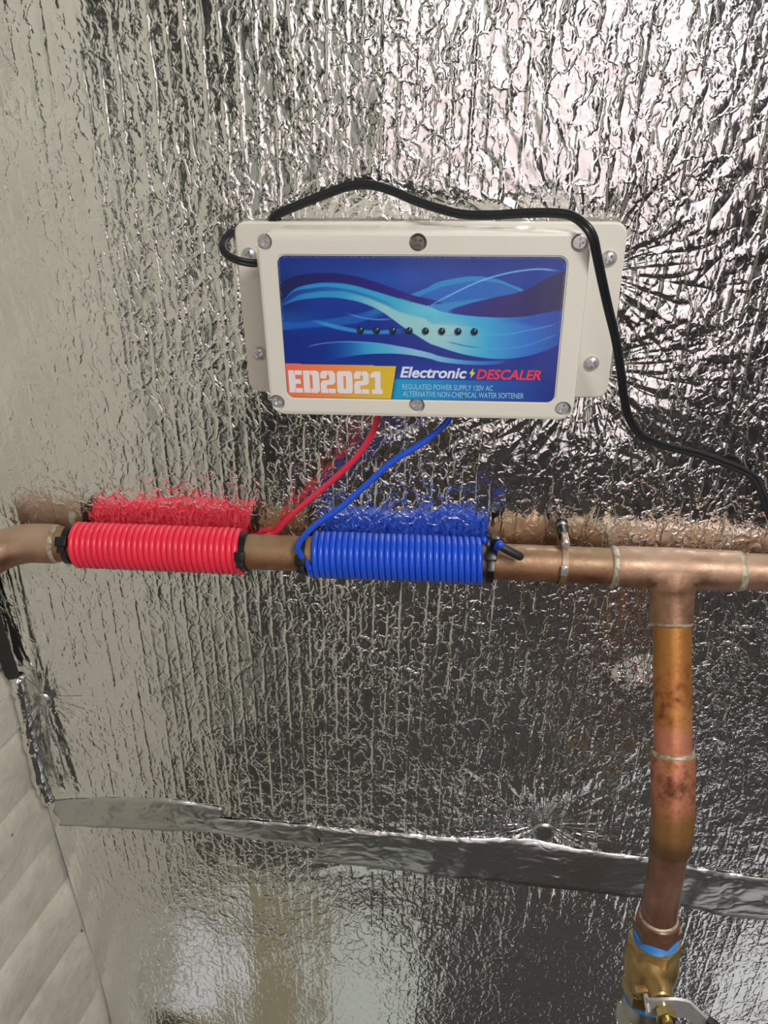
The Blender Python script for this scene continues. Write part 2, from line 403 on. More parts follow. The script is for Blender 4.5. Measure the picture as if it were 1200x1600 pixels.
struct('wall_right', boxm((1.73, -1.25, 1.2), (.06, 2.6, 2.4)), M['wall'])
struct('wall_left_far', boxm((-1.23, -1.8, 1.2), (.06, 1.5, 2.4)), M['dado'])
SILL = .42; x0, x1 = kx(614), kx(1150)
panel('wall_front', -1.2, 1.7, YB, 0, SILL, M['dado'])
panel('wall_front', -1.2, kx(400), YB, SILL, 2.4, M['dark'])  # near-black stand-in so the foil mirrors a dark band
panel('wall_front', kx(400), x0, YB, SILL, 2.4, M['plaster'])
panel('wall_front', x1, 1.7, YB, SILL, 2.4, M['dado'])
panel('wall_front', x0, x1, YB, 2.2, 2.4, M['dado'])
panel('window_1', x0, x1, YB - .05, SILL, 2.2, M['glow'], .01)
for a, b, m in ((955, 985, 'navy'), (614, 628, 'navy'), (770, 782, 'navy')): panel('trim_1', kx(a), kx(b), YB + .03, SILL, 2.2, M[m], .05)  # bars partly added to put dark streaks into the foil's reflection
for a, b in ((655, 672), (690, 700), (735, 750), (830, 850), (900, 912), (1050, 1064), (1110, 1122)): panel('pink_strip', kx(a), kx(b), YB + .07, .5, 1.5, M['blush'], .02)['kind'] = 'structure'  # unseen strips added to put pink into the foil's reflections
card_on_floor('reflection_card', [(488, 1372), (652, 1368), (655, 1800), (488, 1800)], .012, M['card'])  # unseen cards added for the light and olive patches mirrored low down
card_on_floor('reflection_card', [(1172, 1410), (1500, 1430), (1420, 1900), (1040, 1760)], .03, M['white'])
card_on_floor('reflection_card', [(262, 1440), (360, 1430), (385, 1800), (290, 1800)], .02, M['white'])  # added white card, stands in for a bright highlight on the foil
card_on_floor('reflection_card', [(150, 1330), (486, 1372), (486, 1800), (200, 1800)], .006, M['olive'])
panel('trim_2', K(583, 1000) * 2.0, K(625, 1000) * 2.0, -1.43, 0, 1.02, M['timber'], .05)

# ------------------------------------------------------------------ foil tape and the pinned washers
def tape(top, bot, label, lift, seed):
    "a strip between two measured edges, following the folds of the foil"
    nn = 90; bm = bmesh.new(); rr = random.Random(seed)
    tp = [at(*p) for p in top]; bp = [at(*p) for p in bot]
    ts = np.linspace(tp[0].x, tp[-1].x, nn); cols = []
    tz = np.interp(ts, [p.x for p in tp], [p.z for p in tp]); bz = np.interp(ts, [p.x for p in bp], [p.z for p in bp])
    ph = rr.uniform(0, 6)
    for j in range(nn):
        col = []
        for k in range(9):
            f = k / 8; z = tz[j] * (1 - f) + bz[j] * f; x = ts[j] + (.003 * math.sin(f * 9 + ph) if j in (0, nn - 1) else 0)
            h = float(hfield(np.array(x), np.array(z)))
            e_ = min(1., min(f, 1 - f) * 5); col.append((x, -h - lift * (.35 + .65 * e_) - .0006 * math.sin(x * 90 + f * 2 + ph) ** 2 - .0005 * math.sin(f * 5 + x * 25), z + .0004 * math.sin(x * 210 + ph)))
        cols.append(col)
    F_ = [[bm.verts.new(c) for c in col] for col in cols]; B_ = [[bm.verts.new((c[0], c[1] + .0005, c[2])) for c in col] for col in cols]
    for j in range(nn - 1):
        for k in range(8):
            bm.faces.new((F_[j][k], F_[j + 1][k], F_[j + 1][k + 1], F_[j][k + 1])); bm.faces.new((B_[j][k + 1], B_[j + 1][k + 1], B_[j + 1][k], B_[j][k]))
        for k in (0, 8): bm.faces.new((F_[j][k], B_[j][k], B_[j + 1][k], F_[j + 1][k]))
    for j in (0, nn - 1):
        for k in range(8): bm.faces.new((F_[j][k], F_[j][k + 1], B_[j][k + 1], B_[j][k]))
    return tag(link('foil_tape', bm, TAPE), label, 'tape')
tape([(83, 1250), (160, 1245), (262, 1247), (345, 1262)], [(92, 1288), (160, 1292), (262, 1298), (345, 1300)],
     'smooth silver tape strip starting at the concrete wall corner', .0016, 1)
tape([(258, 1271), (330, 1277), (400, 1281), (500, 1290)], [(258, 1285), (330, 1300), (400, 1310), (500, 1322)],
     'narrow silver tape strip between the left and the long strip', .0026, 2)
tape([(487, 1290), (560, 1296), (680, 1306), (780, 1311), (873, 1325), (1004, 1338), (1082, 1352)],
     [(495, 1345), (560, 1352), (680, 1368), (780, 1376), (873, 1387), (1004, 1404), (1078, 1417)],
     'long smooth silver tape strip running behind the copper drop pipe', .0016, 3)
tape([(1062, 1350), (1120, 1360), (1200, 1371), (1330, 1392)], [(1070, 1416), (1120, 1428), (1200, 1436), (1330, 1458)],
     'silver tape strip right of the copper drop pipe at the frame edge', .0026, 4)
for (p, rad, lab) in (((68, 1092), .0085, 'foil-covered round fixing cap near the concrete wall'), ((850, 1298), .0115, 'foil-covered round fixing cap just above the long tape strip'),
                      ((990, 1043), .0190, 'foil-covered round fixing cap left of the golden drop pipe')):
    P = at(*p); bm = lathe([(0, rad * 1.05), (.0012, rad), (.0022, rad * .8), (.0026, rad * .4), (.0024, .001)], (P.x, .003, P.z), (0, -1, 0), 28)
    bmesh.ops.translate(bm, vec=(0, -.0042, 0), verts=bm.verts)
    if rad > .015: bmesh.ops.rotate(bm, cent=(P.x, -.004, P.z), matrix=Matrix.Rotation(math.radians(-20), 3, 'X') @ Matrix.Rotation(math.radians(-11), 3, 'Z'), verts=bm.verts)
    tag(link('fixing_cap', bm, FOIL if rad > .015 else TAPE, None, .8), lab, 'fastener')

# rolled foil edge hanging over the corner, with a dark tube above it painting the gap's shade
rr = random.Random(5); bm = bmesh.new()
pts = [at(*p, -.010) for p in ((-50, 800), (-22, 900), (-10, 960), (4, 1010), (22, 1062))]
tag(link('dark_gap_fill', tube(smooth_path(pts, 6), [.006] * 24 + [.004], 10), M['gap']), 'dark tube painted as shade in the gap between foil edge and concrete wall', 'gap')
pts = smooth_path([at(*p, -.012) for p in ((26, 1058), (38, 1110), (50, 1165), (60, 1210), (76, 1252))], 7)
pts = [p + Vector((rr.uniform(-1, 1), rr.uniform(-1, 1), 0)) * .0008 for p in pts]
o = link('rolled_foil_edge', tube(pts, [.0066 + rr.uniform(-.0008, .0008) for _ in pts], 14), FOIL); tag(o, 'crumpled rolled foil edge against the concrete wall corner', 'foil')

# ------------------------------------------------------------------ the descaler box
YL = -.0565                                     # face of the lid
lx0, lx1, lz0, lz1 = -.1252, .0785, 1.2866, 1.4068
BC = Vector(((lx0 + lx1) / 2, 0, (lz0 + lz1) / 2))
box = thing('water_descaler', (BC.x, -.004, lz0), 'ivory plastic wall box with blue printed face, ED2021', 'control box')
def part(name, bm, mat, parent, smooth=.6, label=None):
    "a part modelled in world space under a parent"
    o = link(name, bm, mat, parent, smooth)
    q = parent; off = Vector()
    while q: off += q.location; q = q.parent
    o.location = -off
    if label: o['label'] = label
    return o
bm = bmesh.new()
P = rrect(-.1512, .1078, 1.2845, 1.4046, .008)
Pi = rrect(-.1512 + .0012, .1078 - .0012, 1.2857, 1.4034, .0068)
add_loft(bm, [(P, -.0045), (P, -.0078), (Pi, -.0090)])
part('mounting_flange', bm, M['plastic'], box)
bm = bmesh.new()
b0 = rrect(lx0 + .004, lx1 - .004, lz0 + .004, lz1 - .004, .007); b1 = rrect(lx0 + .0022, lx1 - .0022, lz0 + .0022, lz1 - .0022, .008)
b2 = rrect(lx0 + .0030, lx1 - .0030, lz0 + .0030, lz1 - .0030, .008)
add_loft(bm, [(b0, -.0075), (b1, -.040), (b1, -.0425), (b2, -.0430), (b2, -.0440)])
part('body', bm, M['plastic'], box)
bm = bmesh.new()
def rl(g, r): return rrect(lx0 + g, lx1 - g, lz0 + g, lz1 - g, r, 8)
add_loft(bm, [(rl(.0006, .0095), -.0440), (rl(0, .010), -.0446), (rl(0, .010), YL + .0022), (rl(.0006, .0095), YL + .0006), (rl(.0020, .008), YL)])
lid = part('lid', bm, M['plastic'], box)
# label outline in the plane of the lid
ax0, ax1, az0, az1 = -.1128, .0650, 1.2993, 1.3928
scr = [(410, 378), (653, 379), (908, 380), (433, 629), (651, 634), (879, 640)]
SC = [at(*p, YL) for p in scr]
for i_ in (0, 3): SC[i_].x = (SC[0].x + SC[3].x) / 2
for i_ in (2, 5): SC[i_].x = (SC[2].x + SC[5].x) / 2
cs = []
for p in SC: cs.append(link('c', lathe([(-.001, .0055), (.0055, .0051)], (p.x, YL, p.z), (0, 1, 0), 32), None))
bm = bmesh.new(); Q = rrect(ax0 - .0010, ax1 + .0010, az0 - .0010, az1 + .0010, .0058); add_loft(bm, [(Q, YL + .0007), (Q, YL - .001)]); cs.append(link('c', bm, None))
bpy.context.view_layer.update()
for c in cs: c.parent = None
lid.location = (0, 0, 0); lid.parent = None; bpy.context.view_layer.update(); cut(lid, cs); lid.parent = box; lid.location = -box.location
# screw heads, one proto per kind with the cross cut in
def cross(depth, w_, l_, y0):
    r = []
    for a in (0, PI / 2):
        b = bmesh.new(); add_box(b, (0, y0 + depth / 2 - .001, 0), (l_, depth + .002, w_), 0, None)
        bmesh.ops.rotate(b, cent=(0, 0, 0), matrix=Matrix.Rotation(a, 3, 'Y'), verts=b.verts); r.append(link('c', b, None))
    return r
flat = link('lid_screw', lathe([(0, .0042), (-.0018, .0042), (-.0024, .0038), (-.0025, .001)], (0, 0, 0), (0, 1, 0), 32), M['steel'], None, .5)
bpy.context.view_layer.update(); cut(flat, cross(.0020, .0015, .0056, -.0025))
pan = link('mounting_screw', lathe([(0, .0050), (-.0012, .0052), (-.0024, .0044), (-.0032, .0028), (-.0034, .0008)], (0, 0, 0), (0, 1, 0), 32), M['steel'], None, .9)
bpy.context.view_layer.update(); cut(pan, cross(.0024, .0015, .0060, -.0034))
def place(proto, loc, rot, parent, first, mat=None, label=None):
    o = proto if first else proto.copy()
    if not first: COL.objects.link(o)
    if mat: o.data = o.data.copy(); o.data.materials.clear(); o.data.materials.append(mat)
    o.parent = parent; o.location = Vector(loc) - parent.location; o.rotation_euler = (0, rot, 0)
    if label: o['label'] = label
    return o
for k, p in enumerate(SC):
    mid = k == 1
    place(flat, (p.x, YL + (.0022 if mid else .0050), p.z), (.3, .9, .05, .6, 1.0, .35)[k], box, k == 0, M['steel_dull'] if mid else None, 'dull grey flush screw' if mid else None)
for k, (p, yy) in enumerate((((952, 404), 0), ((925, 568), 0), ((389, 399), 0), ((404, 553), 0))):
    q = at(*p, -.0105); place(pan, (q.x, -.0088, q.z), (.5, .9, .2, .7)[k], box, k == 0)

# ---- printed face: one thin sheet whose colours are the print
def crv(pts, x, n=8):
    P = np.array(smooth_path([(a, b, 0) for a, b in pts], n))[:, :2]; o_ = np.argsort(P[:, 0]); return np.interp(x, P[o_, 0], P[o_, 1])
A_ = lambda *p: [(420 + a / 4.8, 385 + b / 4.8) for a, b in p]
B_ = lambda *p: [(650 + a / 4.8, 385 + b / 4.8) for a, b in p]
C_ = lambda *p: [(430 + a / 5, 500 + b / 5) for a, b in p]
D_ = lambda *p: [(650 + a / 5, 500 + b / 5) for a, b in p]
NXL, NZL = 470, 246
gx = np.linspace(ax0, ax1, NXL); gz = np.linspace(az0, az1, NZL); GX, GZ = np.meshgrid(gx, gz)
pts_ = np.stack([GX.ravel(), np.full(GX.size, YL), GZ.ravel()], 1)
PX, PY = pix(pts_); PX = PX.reshape(GX.shape); PY = PY.reshape(GX.shape)
sm = lambda a, b, v: (lambda t: t * t * (3 - 2 * t))(np.clip((v - a) / (b - a), 0, 1))
img = np.zeros(GX.shape + (3,))
def grad(stops, v):
    xs_ = [s_[0] for s_ in stops]; return np.stack([np.interp(v, xs_, [s_[1][c] for s_ in stops]) for c in range(3)], -1)
def over(c, a):
    global img
    c = np.asarray(c, float); img = img * (1 - a[..., None]) + (c if c.ndim == 3 else c[None, None]) * a[..., None]
def band(top, bot, c, alpha=1., soft=.6, xr=None, fade=25, bsoft=None):
    t = crv(top, PX); b = crv(bot, PX); bs = bsoft or soft
    m = np.clip((PY - t) / soft + .5, 0, 1) * np.clip((b - PY) / bs + .5, 0, 1)
    lo = max(min(p[0] for p in top), min(p[0] for p in bot)); hi = min(max(p[0] for p in top), max(p[0] for p in bot))
    if xr: lo, hi, fl, fr_ = xr
    else: fl = fr_ = fade
    m = m * np.clip((PX - lo) / max(fl, .5), 0, 1) * np.clip((hi - PX) / max(fr_, .5), 0, 1)
    over(c, m * alpha)
img = grad([(395, (30, 50, 128)), (430, (20, 62, 158)), (500, (14, 48, 150)), (560, (14, 44, 142)), (630, (18, 72, 170))], PY)
over((24, 34, 92), sm(500, 432, PX) * sm(395, 460, PY) * sm(560, 470, PY) * .75)
over((28, 88, 190), np.exp(-((PX - 620) / 90) ** 2 - ((PY - 440) / 22) ** 2) * .55)
over((24, 100, 205), np.exp(-((PX - 560) / 130) ** 2 - ((PY - 600) / 24) ** 2) * .9)
over((20, 110, 200), np.exp(-((PX - 440) / 60) ** 2 - ((PY - 500) / 16) ** 2) * .5)
band(A_((20, 560), (200, 570), (450, 545), (700, 500), (800, 470), (900, 440)), A_((20, 640), (250, 615), (450, 600), (650, 580), (760, 545), (900, 520)), (34, 110, 205), .65, 3)
band(A_((300, 540), (500, 588), (700, 628), (900, 628), (1020, 610)) , A_((300, 560), (500, 620), (700, 655), (900, 658), (1100, 655)), (52, 150, 220), .9, 1.)
band(A_((540, 480), (620, 510), (720, 535), (850, 545), (960, 530)), A_((540, 483), (620, 518), (720, 545), (850, 556), (960, 545)), (90, 160, 225), .8, 1., fade=20)
# arc on the right and its tail to the left
band(A_((700, 500), (850, 445), (1000, 385), (1200, 308)) + B_((100, 300), (200, 260), (420, 225), (600, 245), (720, 290), (815, 328)),
     A_((700, 540), (850, 500), (1000, 440), (1200, 348)) + B_((100, 345), (200, 305), (420, 265), (600, 275), (720, 312), (780, 340)), (38, 146, 214), .92, .8, (566, 819, 60, 2))
band(B_((-60, 390), (200, 305), (420, 265), (600, 278), (800, 345)), B_((-60, 500), (200, 505), (420, 470), (600, 400), (800, 350)), (34, 116, 204), .8, 1.5, (640, 815, 30, 10))
band(B_((-100, 420), (200, 425), (420, 400), (640, 380)), B_((-100, 500), (200, 500), (420, 450), (640, 385)), (60, 170, 220), .5, 3)
# dark violet crest
band(A_((60, 300), (200, 222), (420, 200), (600, 215), (800, 268), (1050, 358), (1200, 395)) + B_((100, 395), (210, 425)),
     A_((60, 480), (180, 325), (420, 270), (600, 282), (800, 335), (1000, 395), (1200, 450)) + B_((100, 440), (210, 430)), grad([(430, (26, 32, 84)), (500, (30, 24, 100)), (580, (34, 22, 120)), (690, (24, 30, 130))], PX), .92, 1., (430, 694, 2, 10))
# the main swoosh
top2 = A_((60, 470), (180, 330), (300, 288), (420, 275), (600, 288), (800, 340), (1000, 400), (1200, 452)) + B_((200, 492), (400, 522), (620, 535), (800, 531), (950, 505), (1120, 475))
bot2 = A_((60, 470), (200, 410), (400, 385), (560, 393), (700, 425), (850, 492), (1000, 600), (1080, 650)) + C_((1200, 180),) + D_((150, 200), (350, 265), (550, 300), (700, 305), (850, 288), (1000, 245), (1130, 190))
swc = grad([(430, (30, 90, 180)), (480, (44, 140, 210)), (560, (46, 158, 214)), (620, (60, 172, 216)), (680, (84, 186, 220)), (760, (50, 166, 222)), (830, (36, 110, 205)), (885, (34, 68, 160))], PX)
band(top2, bot2, swc, 1., .8, (436, 890, 10, 1))
band(A_((60, 466), (180, 345), (300, 318), (420, 305), (560, 318), (700, 350), (850, 400), (1000, 470)), A_((60, 470), (200, 378), (330, 345), (480, 336), (600, 345), (750, 390), (870, 445), (1000, 510)), grad([(430, (18, 44, 130)), (520, (24, 90, 180)), (620, (36, 140, 190))], PX), .85, 1.6, (436, 640, 10, 60))
# pale heart
band(A_((500, 350), (700, 375), (850, 430), (1000, 500), (1200, 550)) + B_((100, 580), (260, 590), (500, 610)), A_((500, 388), (700, 425), (850, 492), (1000, 600), (1080, 650)) + C_((1200, 180),) + D_((150, 200), (350, 262), (550, 290)),
     (158, 208, 214), .88, 3.5, (530, 765, 70, 80), bsoft=1.2)
over((178, 206, 214), np.exp(-((PX - 702) / 28) ** 2 - ((PY - 518) / 16) ** 2) * .55)
over((120, 205, 222), np.exp(-((PX - 668) / 40) ** 2 - ((PY - 484) / 12) ** 2) * .5 * (PY > crv(top2, PX)))
# violet wedge on the right
wt = B_((230, 486), (400, 430), (600, 382), (820, 330), (1000, 232), (1180, 160)); wb = B_((230, 487), (400, 518), (620, 534), (800, 530), (950, 503), (1180, 462))
band(wt, wb, grad([(700, (26, 44, 150)), (770, (44, 32, 118)), (830, (40, 36, 100)), (885, (48, 48, 82))], PX), .97, .8, (699, 900, 8, 1))
band(B_((560, 545), (800, 535), (950, 510), (1180, 470)), B_((560, 560), (800, 580), (950, 600), (1180, 610)), (40, 66, 170), .6, 6, (770, 900, 60, 1))
# thin light line over the arc
tl = A_((560, 480), (650, 520), (780, 545), (900, 542), (1050, 510), (1200, 452)) + B_((150, 415), (400, 290), (550, 232), (700, 193), (850, 170), (950, 166), (1090, 182))
sh = lambda L, d_: [(a, b + d_) for a, b in L]
band(tl, sh(tl, 2.6), (126, 184, 240), .9, 1., (640, 878, 60, 20))
# fine lines in the right of the swoosh
for L, c, al in ((D_((150, 120), (500, 112), (700, 110), (850, 85), (1000, 55), (1120, 20)), (100, 180, 240), .7), (D_((250, 165), (500, 215), (700, 222), (850, 200), (1000, 150), (1130, 100)), (96, 160, 236), .75), (D_((230, 165), (330, 190), (420, 207), (520, 216)), (30, 100, 130), .9)):
    band(L, sh(L, 1.3), c, al, .9, fade=12)
# lower swoosh
lt = C_((230, 215), (320, 190), (450, 172), (600, 168), (800, 180), (1000, 212), (1200, 256)) + D_((200, 288), (400, 318), (600, 322), (770, 300))
lb = C_((380, 335), (470, 305), (560, 290), (700, 270), (900, 264), (1050, 275), (1200, 302)) + D_((200, 330), (400, 350), (600, 350), (770, 325))
band(lt, lb, grad([(480, (16, 56, 160)), (530, (24, 116, 205)), (590, (70, 178, 224)), (650, (150, 202, 232)), (690, (120, 190, 230)), (760, (44, 120, 205)), (800, (36, 70, 170))], PX), .95, 1., (500, 800, 70, 20))
band(lt, sh(lt, 1.6), (150, 186, 232), .6, 1., (478, 620, 8, 60))
over((38, 44, 130), sm(800, 880, PX) * sm(560, 590, PY) * .8)
# turquoise caption strip
cs_ = sm(592, 593.5, PY - (PX - 620) * .017) * (PX > 606)
over(grad([(610, (34, 172, 216)), (700, (32, 140, 206)), (790, (34, 84, 176)), (870, (40, 60, 150))], PX), cs_ * sm(880, 800, PX) * .95)
# orange flash with the type number
d_edge = (PX - (430 + 945 / 5)) + (PY - (500 + 360 / 5)) * (40 / 250)
flash = (PY > 568.2 + (PX - 441) * .0235) & (d_edge < 0)
shadow = np.exp(-np.clip(d_edge, 0, 9) / 3.) * (d_edge >= 0) * (PY > 572) + np.exp(-np.clip(568.2 + (PX - 441) * .0235 - PY, 0, 9) / 1.2) * (d_edge < 0) * (PY < 572)
over((10, 20, 70), np.clip(shadow, 0, 1) * .6)
over(grad([(440, (238, 112, 92)), (520, (240, 140, 84)), (575, (226, 178, 70)), (620, (224, 192, 56))], PX + (PY - 590) * .5), flash.astype(float))
# scuffed upper rim
rim = np.minimum(np.minimum(GX - ax0, ax1 - GX), np.minimum(GZ - az0, az1 - GZ)) / .0012
rs = np.random.RandomState(4).rand(*GX.shape)
over((150, 160, 190), (rim < 1) * (rs > .55) * .45 * (GZ > (az0 + az1) / 2))
over((60, 60, 90), (rim < .6) * .35 * 1.)
rr_ = .005
qx = np.maximum(np.maximum(ax0 + rr_ - GX, GX - ax1 + rr_), 0); qz = np.maximum(np.maximum(az0 + rr_ - GZ, GZ - az1 + rr_), 0)
inside = np.hypot(qx, qz) <= rr_ + .0002
c_ = img / 255.; c_ = np.where(c_ <= .04045, c_ / 12.92, ((c_ + .055) / 1.055) ** 2.4)
ids = np.arange(GX.size).reshape(GX.shape); keep = inside[:-1, :-1] & inside[1:, :-1] & inside[:-1, 1:] & inside[1:, 1:]
fq = np.stack([ids[:-1, :-1][keep], ids[:-1, 1:][keep], ids[1:, 1:][keep], ids[1:, :-1][keep]], 1)
me = bpy.data.meshes.new('label'); pts_[:, 1] = YL + .00045
me.vertices.add(len(pts_)); me.vertices.foreach_set('co', pts_.ravel()); me.loops.add(fq.size); me.loops.foreach_set('vertex_index', fq.ravel().astype(np.int32))
me.polygons.add(len(fq)); me.polygons.foreach_set('loop_start', np.arange(0, fq.size, 4, dtype=np.int32)); me.update(calc_edges=True)
ca = me.color_attributes.new('print', 'FLOAT_COLOR', 'POINT'); ca.data.foreach_set('color', np.concatenate([c_.reshape(-1, 3), np.ones((GX.size, 1))], 1).ravel().astype(np.float32))
n = NT('printed_face'); at_ = n.t.nodes.new('ShaderNodeAttribute'); at_.attribute_name = 'print'
n.set(col=at_.outputs['Color'], rough=.22, coat=.25); n.b.inputs['Coat Roughness'].default_value = .08
me.materials.append(n.m); lab = bpy.data.objects.new('label', me); COL.objects.link(lab); lab.parent = box; lab.location = -box.location
lab['label'] = 'glossy blue wave label with orange corner flash'
# lettering
def ink(name, c): return simple(name, lin(*c), .4, 0, .0, 5)
INK = {'w': ink('white_ink', (236, 226, 228)), 'r': ink('red_ink', (232, 62, 84)), 'y': ink('yellow_ink', (232, 216, 80)), 'l': ink('light_blue_ink', (150, 206, 236)), 'o': ink('orange_ink', (226, 140, 100)), 'e': ink('pale_ink', (222, 226, 246))}
YT = YL + .00022
def flatpoly(polys, mat, name, y=YT):
    bm = bmesh.new()
    for P in polys:
        vs = [bm.verts.new((x, y, z)) for x, z in P]; vb = [bm.verts.new((x, y + .0001, z)) for x, z in P]; k = len(vs)
        bm.faces.new(vs); bm.faces.new(vb[::-1])
        for q in range(k): bm.faces.new((vs[q], vs[(q + 1) % k], vb[(q + 1) % k], vb[q]))
    return part(name, bm, mat, lab, False)
R_ = lambda a, b, c, d: [(a, b), (c, b), (c, d), (a, d)]
c_o = .1
G = {'E': [R_(0, 0, .5, 1), R_(.5, 0, 1, .2), R_(.5, .4, .88, .61), R_(.5, .8, 1, 1)],
     'D': [R_(0, 0, .40, 1), [(.40, 0), (.86, 0), (1, .1), (1, .9), (.86, 1), (.40, 1), (.40, .8), (.57, .8), (.57, .2), (.40, .2)]],
     '0': [[(.12, 0), (.5, 0), (.5, .2), (.42, .24), (.42, .76), (.5, .8), (.5, 1), (.12, 1), (0, .9), (0, .1)], [(.88, 0), (1, .1), (1, .9), (.88, 1), (.5, 1), (.5, .8), (.58, .76), (.58, .24), (.5, .2), (.5, 0)]],
     '2': [[(0, .66), (.40, .66), (.40, .76), (.44, .81), (.5, .81), (.5, 1), (.14, 1), (0, .88)], [(.5, 1), (.5, .81), (.56, .81), (.60, .76), (.60, .66), (.30, .56), (.30, .38), (.86, .46), (1, .58), (1, .88), (.86, 1)][:3] + [(.56, .81), (.60, .76), (.60, .64), (1, .58), (1, .88), (.86, 1)][0:0] + [(.60, .76), (.60, .60), (1, .60), (1, .88), (.86, 1)],
           [(.60, .60), (.12, .56), (0, .44), (0, 0), (.40, 0), (.40, .36), (.86, .40), (1, .50), (1, .60)], R_(.40, 0, 1, .2)],
     '1': [[(.16, 0), (.98, 0), (.98, .2), (.84, .2), (.84, 1), (.36, 1), (.04, .88), (.04, .72), (.40, .74), (.40, .2), (.16, .2)]]}
def zline(px0, py0, px1, py1):
    return (at(px0, py0, YL).z + at(px1, py1, YL).z) / 2
zt = zline(450, 577.5, 595, 582.5); zb = zline(452, 613, 596, 616.5)
polys = []; seams = []
for ch, a, b in (('E', 103, 208), ('D', 217, 342), ('2', 350, 466), ('0', 478, 600), ('2', 612, 728), ('1', 735, 836)):
    x0_ = at(430 + (a + 4) / 5, 598, YL).x; x1_ = at(430 + (b + 4) / 5, 598, YL).x
    for P in G[ch]: polys.append([(x0_ + (x1_ - x0_) * u, zb + (zt - zb) * v) for u, v in P])
    if ch in 'ED2': 
        xm = x0_ + (x1_ - x0_) * (.43 if ch != '2' else .5)
        for v0, v1 in ((0, .2), (.8, 1)): seams.append(R_(xm, zb + (zt - zb) * v0, xm + .0003, zb + (zt - zb) * v1))
flatpoly(polys, INK['w'], 'lettering')
for P in seams: flatpoly([P], INK['o'], 'letter_seam', YT - .00008)
def text(body, pA, pB, hpx, mat, shear=0., bold=0., name='lettering', lw=None):
    "line of type from pixel pA (baseline left) to pB (baseline right)"
    a = at(*pA, YL); b = at(*pB, YL); top_ = at(pA[0], pA[1] - hpx, YL)
    cu = bpy.data.curves.new(name, 'FONT'); cu.body = body; cu.size = 1; cu.shear = shear; cu.offset = bold; cu.extrude = .0; cu.resolution_u = 4
    o = bpy.data.objects.new(name, cu); COL.objects.link(o); bpy.context.view_layer.update()
    me = bpy.data.meshes.new_from_object(o.evaluated_get(bpy.context.evaluated_depsgraph_get())); bpy.data.objects.remove(o)
    co = np.empty(len(me.vertices) * 3); me.vertices.foreach_get('co', co); co = co.reshape(-1, 3)
    sx = (b.x - a.x) / (co[:, 0].max() - co[:, 0].min()); sz = (top_.z - a.z) / .69
    out = np.stack([a.x + (co[:, 0] - co[:, 0].min()) * sx, np.full(len(co), YT), (a.z + b.z) / 2 + co[:, 1] * sz], 1)
    me.vertices.foreach_set('co', out.ravel()); me.materials.append(mat); me.name = name
    r = bpy.data.objects.new(name, me); COL.objects.link(r); r.parent = lab; return r
text('Electronic', (625, 589), (729, 591.5), 16, INK['e'], .22, .028)
text('DESCALER', (744, 592.5), (845, 593.5), 14.6, INK['r'], .22, .028)
text('REGULATED POWER SUPPLY 120V AC', (628.5, 608.5), (770, 611), 8.2, INK['l'], 0, .004)
text('ALTERNATIVE NON-CHEMICAL WATER SOFTENER', (629.5, 620), (818, 622.5), 8.2, INK['l'], 0, .004)
bolt = D_((450, 378), (415, 422), (432, 424), (425, 458), (462, 412), (444, 408))
flatpoly([[(at(*p, YL).x, at(*p, YL).z) for p in bolt]], INK['y'], 'lightning_bolt')
for k in range(8):
    p = at(563 + k * 25.45, 516 + k * .35, YL)
    if k == 0: led = part('indicator_light', lathe([(-.0002, .0023), (.0006, .0023), (.0013, .0016), (.0016, .0005)], (0, 0, 0), (0, -1, 0), 20), M['ledm'], box, .9); o = led
    else: o = led.copy(); COL.objects.link(o)
    o.location = Vector((p.x, YL + .0004, p.z)) - box.location

# ------------------------------------------------------------------ copper pipework
PY0 = -.0225; PR = .0143
pz = lambda x: 1.1536 - (x - (-.14)) * .006
def hp(x, dz=0, dy=0): return Vector((x, PY0 + dy, pz(x) + dz))
TX = atx(1050, 885, 0).x
T = at(1050, 886, PY0); T = hp(T.x); jx0 = at(962, 880, PY0).x; jx1 = at(1150, 890, PY0).x
pw = thing('copper_pipework', (T.x, PY0, .4), 'soldered copper pipe run with tee and drop along the foil wall', 'pipe')
part('horizontal_pipe', tube([hp(-.332), hp(-.1), hp(T.x - .03)], PR, 36), M['copper'], pw)
part('horizontal_pipe', tube([hp(T.x + .03), hp(.6)], PR, 36), M['copper_tee'], pw)
# elbow at the left, turning towards the room
R_b = .046; bd = Vector((0, -.93, -.36)).normalized(); e0 = hp(-.338); pts = [hp(-.322), hp(-.330)]
for k in range(13):
    a = PI / 2 * k / 12; pts.append(e0 + Vector((-1, 0, 0)) * R_b * math.sin(a) + bd * R_b * (1 - math.cos(a)))
pts.append(pts[-1] + bd * .02)
part('elbow', tube(pts, PR + .0019, 36), M['copper_tee'], pw, .6, 'dusty copper elbow')
ring = lambda c, ax, r, w_, mat, nm='solder_joint', prnt=None: part(nm, lathe([(-w_, r - .0004), (-w_ * .5, r + .0002), (0, r + .00045), (w_ * .4, r + .0003), (w_, r - .0004)], c, ax, 36), mat, prnt or pw, 1.2)
ring(hp(-.3225), (1, 0, 0), PR + .0012, .0042, M['solder'])
